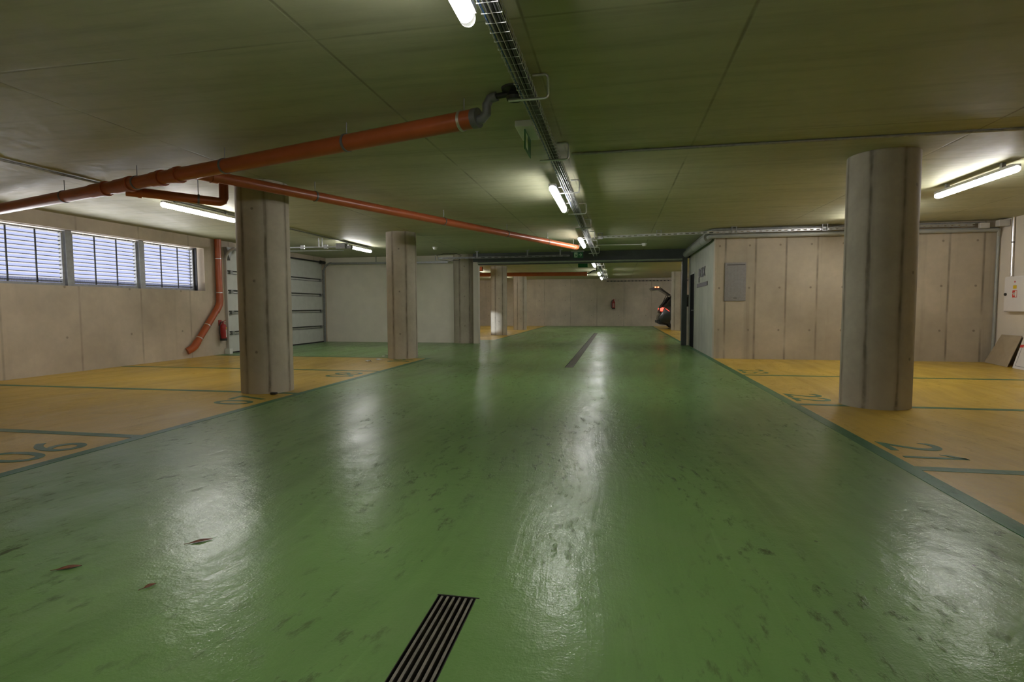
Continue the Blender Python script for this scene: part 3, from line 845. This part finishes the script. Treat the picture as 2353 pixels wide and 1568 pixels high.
# right corner
conduit([(7.22, 12.2, 2.60), (7.22, 12.22, 2.55), (7.255, 12.28, 2.47), (7.255, 12.28, .12)], .026, M['duct'], 'grey vertical conduit in the corner beside the white cabinet')
conduit([(7.265, 11.9, H), (7.265, 11.88, 1.665)], .022, M['chrome'], 'bright steel pipe coming down into the white cabinet', name='steel_pipe', cat='pipe', clips=[((7.265, 11.89, 2.3), (0,0,1))])
o = MB().box(6.82, 6.98, 12.06, 12.14, 2.60, 2.70).build('junction_box', M['grey_box'], bevel=.006, origin=(6.9, 12.1, 2.65)); tag(o, 'small pale junction box at the right end of the perforated tray', 'junction box')
o = MB().box(7.10, 7.28, 12.0, 12.12, 2.62, 2.74).build('junction_box', M['grey_box'], bevel=.006, origin=(7.2, 12.1, 2.65)); tag(o, 'pale junction box in the ceiling corner above the bright steel pipe', 'junction box')
# white cabinet
t = thing('hydrant_cabinet', 'white wall cabinet with red and yellow stickers in the right corner', 'cabinet', (7.24, 11.3, 1.33))
cx = 7.18
MB().box(cx+.014, XR-.001, 10.85, 11.92, 1.0, 1.655).build('cabinet_body', M['cab'], t, bevel=.004)
MB().box(cx, cx+.013, 10.86, 11.91, 1.012, 1.643).build('cabinet_door', M['cab'], t, bevel=.003)
MB().cyl((cx-.02, 11.865, 1.325), (cx, 11.865, 1.325), .026).build('door_lock', M['black'], t)
b = MB().cyl((cx-.0025, 11.64, 1.553), (cx-.0005, 11.64, 1.553), .016).build('round_sticker', M['label_r'], t)
MB().box(cx-.003, cx-.0004, 11.59, 11.68, 1.425, 1.485).build('warning_sticker', M['label_y'], t, smooth=0)
st = MB().box(cx-.003, cx-.0004, 11.575, 11.69, 1.265, 1.395).build('hydrant_sticker', M['label_r'], t, smooth=0)
b = MB().box(cx-.004, cx-.003, 11.58, 11.62, 1.275, 1.385).box(cx-.004, cx-.003, 11.62, 11.685, 1.325, 1.345).box(cx-.004, cx-.003, 11.63, 11.66, 1.30, 1.365)
b.build('pictogram', M['label_w'], st, smooth=0)
# leaning boards
def board(name, p, th, mat, label, cat):
    p = [Vector(q) for q in p]; n = (p[1]-p[0]).cross(p[3]-p[0]).normalized()
    o = MB().prism(p, n*th).build(name, mat, smooth=0, origin=tuple(p[0])); return tag(o, label, cat) if label else o
board('hardboard_sheet', [(7.12, 12.27, .002), (6.955, 11.36, .002), (7.255, 11.50, .56), (7.27, 12.06, .56)], .008, M['card'], 'brown hardboard sheet leaning in the right corner under the white cabinet', 'board')
t = thing('white_panel', 'white panel with an orange stripe leaning at the right picture edge', 'panel', (6.95, 11.2, 0))
pa = [(6.965, 11.25, .002), (6.80, 10.15, .002), (7.15, 10.30, .72), (7.22, 11.39, .60)]
P4 = [Vector(q) for q in pa]; n4 = (P4[1]-P4[0]).cross(P4[3]-P4[0]).normalized()
if n4.x > 0: n4 = -n4
MB().prism(P4, -n4*.02).build('panel_sheet', M['cab'], t, smooth=0)
def on(u, v): return (P4[0].lerp(P4[1], u)).lerp(P4[3].lerp(P4[2], u), v)+n4*.002
MB().prism([on(.0, .60), on(.9, .60), on(.9, .68), on(.0, .68)], n4*.001).build('stripe', M['label_r'], t, smooth=0)
MB().prism([on(.06, .06), on(.07, .06), on(.07, .58), on(.06, .58)], n4*.001).prism([on(.06, .06), on(.9, .06), on(.9, .075), on(.06, .075)], n4*.001).build('border', M['frame'], t, smooth=0)

# notice board on the rear right wall
t = thing('grey_wall_board', 'grey perforated board fixed on the concrete wall right of the lane', 'board', (2.46, 12.32, 1.64))
MB().box(2.25, 2.672, 12.305, 12.329, 1.236, 2.045).build('board_sheet', M['panel'], t, bevel=.004)
MB().box(2.29, 2.65, 12.302, 12.3045, 1.992, 2.004).build('top_slot', M['black'], t, smooth=0)
b = MB()
for i in range(5):
    for j in range(34):
        x = 2.315+i*.065; z = 1.33+j*.019
        b.box(x, x+.045, 12.3025, 12.3045, z, z+.005)
o = b.build('slot_pattern', M['frame'], t, smooth=0)
MB().box(2.425, 2.495, 12.295, 12.3045, 1.29, 1.30).build('pull_handle', M['black'], t, smooth=0)
# lettering on the side wall
t = thing('wall_lettering', 'black letters mounted on the grey wall beside the black door', 'lettering', (2.045, 14.1, 1.9))
place_text('letters', 'pux', M['letters'], (2.049, 14.63, 1.73), (0,-1,0), (0,0,1), 1.02, .345, .012, t)
t = thing('sign_strip', 'narrow black strip of small lettering below the black wall letters', 'sign', (2.045, 14.1, 1.66))
MB().box(2.038, 2.049, 13.27, 14.93, 1.61, 1.705).build('strip', M['letters'], t, smooth=0)

# ================================================================== EXIT SIGNS, DETECTORS
def arrow(c, s, nx, mat, parent, name='arrow'):
    x, y, z = c
    b = MB().box(x-s, x+s*.2, y-.0015, y, z-s*.22, z+s*.22)
    b.prism([(x-.05*s, y, z+s*.95), (x+.35*s, y, z+s*.95), (x+s*1.1, y, z), (x+.35*s, y, z-s*.95), (x-.05*s, y, z-s*.95), (x+.55*s, y, z)], (0, -.0015, 0))
    b.build(name, mat, parent, smooth=0)
t = thing('exit_sign', 'green exit sign with an arrow hanging in front of the gate beam', 'exit sign', (-1.12, 16.2, 2.77))
MB().box(-1.33, -.95, 16.14, 16.24, 2.73, H).build('lamp_body', M['rail'], t, bevel=.006)
MB().box(-1.26, -.98, 16.185, 16.197, 2.56, 2.728).build('sign_plate', M['green_s'], t, smooth=0)
MB().box(-1.235, -1.145, 16.1835, 16.1849, 2.575, 2.715).build('door_symbol', M['pict'], t, smooth=0)
b = MB().prism([(-1.205, 16.1834, 2.665), (-1.18, 16.1834, 2.67), (-1.165, 16.1834, 2.635), (-1.15, 16.1834, 2.59), (-1.165, 16.1834, 2.585), (-1.185, 16.1834, 2.62), (-1.205, 16.1834, 2.585), (-1.225, 16.1834, 2.588), (-1.203, 16.1834, 2.63)], (0, -.001, 0))
b.cyl((-1.185, 16.1834, 2.69), (-1.185, 16.1824, 2.69), .012, 12).build('running_figure', M['green_s'], t, smooth=0)
arrow((-1.062, 16.1848, 2.645), .045, 0, M['pict'], t)
t = thing('exit_sign', 'green exit sign seen edge-on, hanging beside the cable tray near the roof outlet', 'exit sign', (-.8, 5.1, 2.77))
MB().box(-.90, -.735, 4.86, 5.28, 2.715, H).build('lamp_body', M['white_pl'], t, bevel=.006)
MB().box(-.826, -.818, 4.93, 5.26, 2.54, 2.713).build('sign_plate', M['green_s'], t, smooth=0)
for sx in (-.8275, -.8165): MB().box(sx-.0008, sx+.0008, 4.95, 5.07, 2.56, 2.69).build('door_symbol', M['pict'], t, smooth=0)
t = thing('exit_sign', 'small exit sign whose lower edge peeks out under the gate beam', 'exit sign', (-1.1, 18, 2.77))
MB().box(-1.26, -.93, 17.95, 18.05, 2.60, 2.66).box(-1.10, -1.08, 17.99, 18.01, 2.66, H).build('lamp_body', M['white_pl'], t, smooth=0)
MB().box(-1.25, -.94, 17.99, 18.0, 2.405, 2.60).build('sign_plate', M['green_s'], t, smooth=0)
def detector(x, y, r, label):
    t = thing('ceiling_detector', label, 'detector', (x, y, H))
    MB().lathe([(r*.45, H-r*1.25), (r*.8, H-r*1.1), (r*.95, H-r*.6), (r, H-.02)], (x, y, 0), 20).build('detector_head', M['white_pl'], t)
    MB().lathe([(r*1.15, H-.021), (r*1.15, H)], (x, y, 0), 20).build('detector_base', M['white_pl'], t)
detector(-4.88, 14.35, .06, 'small white ceiling detector left of centre, right of the second left column')
detector(.69, 14.75, .06, 'small white ceiling detector at the end of a short white conduit')
detector(-.86, 9.35, .05, 'round white ceiling detector beside the tray, just behind the second tray lamp')

# ================================================================== EXTINGUISHERS
def extinguisher(x, y, z, ax, label, sc=1.):
    """ax = outward wall normal (unit, horizontal)"""
    t = thing('fire_extinguisher', label, 'fire extinguisher', (x, y, z))
    r = .075*sc; h = .40*sc
    n = Vector(ax); s = -n.cross(Vector((0,0,1)))
    c = Vector((x, y, z))+n*(r+.02)
    MB().lathe([(r*.9, .0), (r, .02), (r, h*.80), (r*.93, h*.90), (r*.65, h*.98), (r*.3, h)], tuple(c), 24).build('cylinder', M['red'], t)
    MB().lathe([(r*1.03, -.005), (r*1.04, .05*sc)], tuple(c), 24).build('base_ring', M['black'], t)
    v = MB().lathe([(r*.28, h), (r*.28, h+.05*sc), (r*.18, h+.07*sc)], tuple(c), 12)
    v.bar(c+Vector((0,0,h+.05*sc)), c+s*(.10*sc)+Vector((0,0,h+.09*sc)), .018, .01).bar(c+Vector((0,0,h+.03*sc)), c+s*(.10*sc)+Vector((0,0,h+.035*sc)), .018, .008)
    v.build('valve_handle', M['red'], t)
    p = [c+Vector((0,0,h+.04*sc)), c-s*(r*.8)+Vector((0,0,h+.05*sc)), c-s*(r*1.55)+Vector((0,0,h*.93)), c-s*(r*1.75)+Vector((0,0,h*.65)), c-s*(r*1.45)+Vector((0,0,h*.3)), c-s*(r*1.12)+Vector((0,0,h*.1))]
    MB().tube(p, .011*sc, 10).build('hose', M['black'], t)
    def patch(a0, a1, z0, z1, mat, nm):
        b = MB(); vs = []
        for i in range(7):
            a = a0+(a1-a0)*i/6; d = n*math.cos(a)+s*math.sin(a)
            vs += [c+d*(r+.001)+Vector((0,0,z0)), c+d*(r+.001)+Vector((0,0,z1))]
        b.add(vs, [(2*i, 2*i+2, 2*i+3, 2*i+1) for i in range(6)]); b.build(nm, mat, t)
    return t, patch, h
t, patch, h = extinguisher(XW+.0, 11.70, .345, (1,0,0), 'red fire extinguisher hanging on the left wall below the orange downpipe')
patch(-.1, .95, h*.2, h*.66, M['label_w'], 'instruction_label'); patch(0, .9, h*.7, h*.80, M['label_y'], 'warning_label')
MB().box(XW, XW+.03, 11.66, 11.74, .70, .84).build('wall_bracket', M['red'], t, smooth=0)
t, patch, h = extinguisher(-.19, YF, 1.0, (0,-1,0), 'red fire extinguisher hanging on the far concrete wall', 1.15)
patch(-.5, .5, h*.22, h*.72, M['label_d'], 'instruction_label')
MB().box(-.22, -.16, YF-.03, YF, 1.42, 1.56).build('wall_bracket', M['red'], t, smooth=0)

# ================================================================== CAR
def car(ox, oy):
    t = thing('car', 'dark grey car with raised tailgate and glowing tail lights behind a column', 'car', (ox+2, oy+.93, 0))
    W = .93; cy = oy+W
    prof = [(.32,.26), (.55,.24), (1.0,.24), (3.9,.24), (4.35,.28), (4.52,.42), (4.56,.70), (4.46,.90), (3.4,1.07), (2.65,1.55), (2.1,1.68), (1.3,1.72), (.72,1.70),
            (.62,1.58), (.42,1.36), (.26,1.17), (.20,1.06), (.16,.92), (.10,.74), (.02,.66), (0.,.50), (.05,.36)]
    ys = [-1, -.97, -.88, -.6, 0, .6, .88, .97, 1]
    vs = []; n = len(prof)
    cxm = 2.28; czm = .8
    for s in ys:
        e = abs(s); shrink = 1 if e < .9 else (.985 if e < .98 else .955)
        bow = .10*(s*s)                        # corners sweep in at the rear and front
        for (x, z) in prof:
            X = cxm+(x-cxm)*shrink; Z = czm+(z-czm)*shrink
            if x < 1: X += bow*(1-x)
            if x > 3.6: X -= bow*1.4*(x-3.6)
            tumble = max(0, Z-1.05)*.34
            vs.append((ox+X, cy+s*(W-tumble), Z))
    fs = []
    for i in range(len(ys)-1):
        for j in range(n):
            k = (j+1) % n; fs.append((i*n+j, i*n+k, (i+1)*n+k, (i+1)*n+j))
    fs += [tuple(range(n)), tuple(reversed(range((len(ys)-1)*n, len(ys)*n)))]
    body = MB().add(vs, fs).build('body', M['car'], t, smooth=40)
    # luggage opening behind the raised tailgate
    MB().prism([(ox+.13, cy-.62, .80), (ox+.13, cy+.62, .80), (ox+.235, cy+.60, 1.15), (ox+.60, cy+.52, 1.62), (ox+.60, cy-.52, 1.62), (ox+.235, cy-.60, 1.15)], (-.03, 0, .01)).build('luggage_opening', M['car_trim'], t, smooth=0)
    for s in (-1, 1):
        def side(pts, d, nm, mat):
            q = []
            for (x, z) in pts:
                y = W-max(0, z-1.05)*.34-.004
                q.append((ox+x, cy+s*y, z))
            MB().prism(q, (0, s*d, 0)).build(nm, mat, t, smooth=0)
        side([(.55,1.16), (.85,1.53), (1.45,1.58), (1.45,1.12)], .012, 'side_window', M['glass'])
        side([(1.55,1.12), (1.55,1.58), (2.1,1.57), (2.55,1.48), (3.1,1.11)], .012, 'side_window', M['glass'])
        tl = MB().prism([(ox+.20, cy+s*(W-.075), .89), (ox+.58, cy+s*(W+.004), .89), (ox+.36, cy+s*(W-.01), 1.06), (ox+.25, cy+s*(W-.055), 1.08)], (-.05, -s*.03, 0))
        tl.box(ox+.15, ox+.24, cy+s*(W-.30) if s > 0 else cy-W+.06, cy+s*(W-.06) if s > 0 else cy-W+.30, .90, 1.04)
        tl.build('tail_light', M['tail'], t, smooth=0)
        for wx in (.86, 3.58):
            yw = cy+s*(W-.12)
            b = MB(); pr = []
            for k in range(28):
                a = 2*PI*k/28; pr.append((ox+wx+.36*math.cos(a), yw+s*.115, .36+.36*math.sin(a)))
            b.prism(pr, (0, -s*.22, 0)); w = b.build('wheel', M['car_trim'], t, smooth=40, bevel=.02)
            b = MB()
            for k in range(5):
                a = 2*PI*k/5; b.bar((ox+wx, yw+s*.117, .36), (ox+wx+.23*math.cos(a), yw+s*.117, .36+.23*math.sin(a)), .03, .06, (0, 1, 0))
            b.ring((ox+wx, yw+s*.112, .36), (0,1,0), .22, .03, .02); b.build('rim', M['rim'], w)
    MB().prism([(ox-.012, cy-.72, .30), (ox+.04, cy-.80, .30), (ox+.12, cy-.84, .24), (ox+.5, cy-.84, .20), (ox+.5, cy+.84, .20), (ox+.12, cy+.84, .24), (ox+.04, cy+.80, .30), (ox-.012, cy+.72, .30)], (0,0,.13)).build('bumper', M['car_trim'], t)
    # raised tailgate
    g = [(.66,1.705), (.36,1.93), (.20,2.06), (.10,2.12), (-.06,2.13), (-.34,2.06), (-.30,2.0), (-.24,1.93), (-.08,1.955), (.10,1.965), (.30,1.86), (.60,1.66)]
    gv = []; m = len(g)
    for s in (-1, -.93, -.5, 0, .5, .93, 1):
        for (x, z) in g:
            sh = 1 if abs(s) < .98 else .96
            gv.append((ox+.1+(x-.1)*sh, cy+s*(.70 if x < .2 else .62), 1.95+(z-1.95)*sh))
    gf = []
    for i in range(6):
        for j in range(m):
            k = (j+1) % m; gf.append((i*m+j, i*m+k, (i+1)*m+k, (i+1)*m+j))
    gf += [tuple(range(m)), tuple(reversed(range(6*m, 7*m)))]
    tg = MB().add(gv, gf).build('tailgate', M['car'], t, smooth=35)
    b = MB()
    for x in (-.10, .03): b.box(ox+x-.035, ox+x+.04, cy-.715, cy-.68, 2.075, 2.118)
    b.build('tailgate_light', M['hilamp'], tg, smooth=0)
    for s in (-1, 1):
        MB().cyl((ox+.36, cy+s*.60, 1.33), (ox+.52, cy+s*.56, 1.70), .016, 8).build('gas_strut', M['car_trim'], t)
    MB().box(ox+.16, ox+.2, cy-.26, cy+.26, .93, 1.03).build('number_plate', M['label_w'], t, smooth=0)
car(1.99, 28.05)

# ================================================================== BITS ON THE FLOOR
def leaf(x, y, L, w, rz, label):
    n = 9; vs = []; fs = []
    for i in range(n):
        u = i/(n-1); hw = w*max(0, math.sin(PI*min(1, u*1.02)))**.8*(1-.25*u)
        yy = (u-.5)*L; bend = .004*math.sin(u*PI)+.0015
        for k, s in enumerate((-1, 0, 1)): vs.append((s*hw, yy, bend*(.4 if k == 1 else 1)+.001))
    for i in range(n-1):
        for k in range(2): fs.append((i*3+k, i*3+k+1, i*3+k+4, i*3+k+3))
    b = MB().add(vs, fs); b.tube([(0, -L/2-.02, .003), (0, -L/2+.01, .004)], .0012, 6)
    o = b.build('dry_leaf', M['leaf'], local=True)
    md = o.modifiers.new('thick', 'SOLIDIFY'); md.thickness = .0008
    o.location = (x, y, 0); o.rotation_euler = (0, 0, rz); return tag(o, label, 'leaf', 'dry leaves on the floor')
leaf(-1.957, 2.236, .10, .017, -.85, 'brown dry leaf on the green floor, inside the bright reflection')
leaf(-2.32, 1.897, .09, .019, -.95, 'brown dry leaf on the green floor nearest the left picture edge')
leaf(-1.843, 1.827, .045, .014, -.4, 'tiny brown leaf scrap on the green floor between leaf and grate')
def scrap(x, y, r, label, mat='foil', cat='litter', name='plastic_scrap'):
    b = MB(); n = 9; vs = [(0, 0, r*.5)]; fs = []
    for i in range(n):
        a = 2*PI*i/n; q = r*(.6+.7*random.random()); vs.append((q*math.cos(a)*1.3, q*math.sin(a), r*.55*random.random()+.001))
    for i in range(n): fs.append((0, 1+i, 1+(i+1) % n))
    o = b.add(vs, fs).build(name, M[mat], local=True, smooth=0)
    md = o.modifiers.new('thick', 'SOLIDIFY'); md.thickness = .002
    o.location = (x, y, .0015); return tag(o, label, cat)
scrap(-5.07, 10.55, .07, 'crumpled clear plastic scrap on the yellow floor left of the second column')
scrap(-5.02, 10.95, .06, 'clear plastic scrap just behind the crumpled one left of the second column')
scrap(-5.24, 11.72, .04, 'small clear plastic scrap against the foot of the second column')
scrap(-5.30, 12.05, .05, 'shiny plastic scrap on the green apron behind the second column')
o = MB().box(-4.41, -4.33, 6.31, 6.36, .003, .028).build('rubber_scrap', M['black'], bevel=.006, origin=(-4.37, 6.33, 0)); tag(o, 'small black rubber scrap at the foot of the big left column', 'litter')

# ================================================================== WORLD, CAMERA, VIEW
w = bpy.data.worlds.new('world'); S.world = w; w.use_nodes = True
bg = w.node_tree.nodes['Background']; k = NT(w.node_tree)
gz = k.sep(k.n('ShaderNodeTexCoord').outputs['Generated'])[2]      # hazy sky above a bright sunlit ground
up = k.rng(gz, -.06, 0.)
k.link(k.mix(up, (1., .98, 1.), (.58, .645, 1.)), bg.inputs[0]); k.link(k.rng(up, 0, 1, 9.5, 1.02), bg.inputs[1])
sl = bpy.data.lights.new('column_foot_spot', 'SPOT'); so = bpy.data.objects.new('column_foot_spot', sl); COL.objects.link(so)  # unseen spot added to light the column foot, as if a headlamp; no car
so.location = (-8.2, 18.0, .62); so.rotation_euler = (Vector((-4.9, 21.45, .52))-so.location).to_track_quat('-Z', 'Y').to_euler()
sl.energy = 1100; sl.color = (.8, .88, 1.); sl.spot_size = math.radians(11.5); sl.spot_blend = .5; sl.shadow_soft_size = .06

cam = bpy.data.cameras.new('camera'); co = bpy.data.objects.new('camera', cam); COL.objects.link(co)
cam.sensor_width = 36; cam.lens = 36*1255/2353; cam.clip_start = .05; cam.clip_end = 200
R = Vector((0.9821232853374667, 0.18819723361288357, -0.003956470447106399))
U = Vector((-0.007721446929700903, 0.061277892686763945, 0.9980908771876343))
F = Vector((-0.18808038615244524, 0.980217741692287, -0.061635600235739725))
m = Matrix.Identity(4)
for i in range(3): m[i][0] = R[i]; m[i][1] = U[i]; m[i][2] = -F[i]
m[2][3] = 1.12
co.matrix_world = m
S.camera = co
for o in bpy.data.objects:
    if '_o' in o: del o['_o']
S.view_settings.view_transform = 'Standard'; S.view_settings.look = 'None'
S.view_settings.exposure = 0.0; S.view_settings.gamma = 1.0
S.view_settings.use_curve_mapping = False
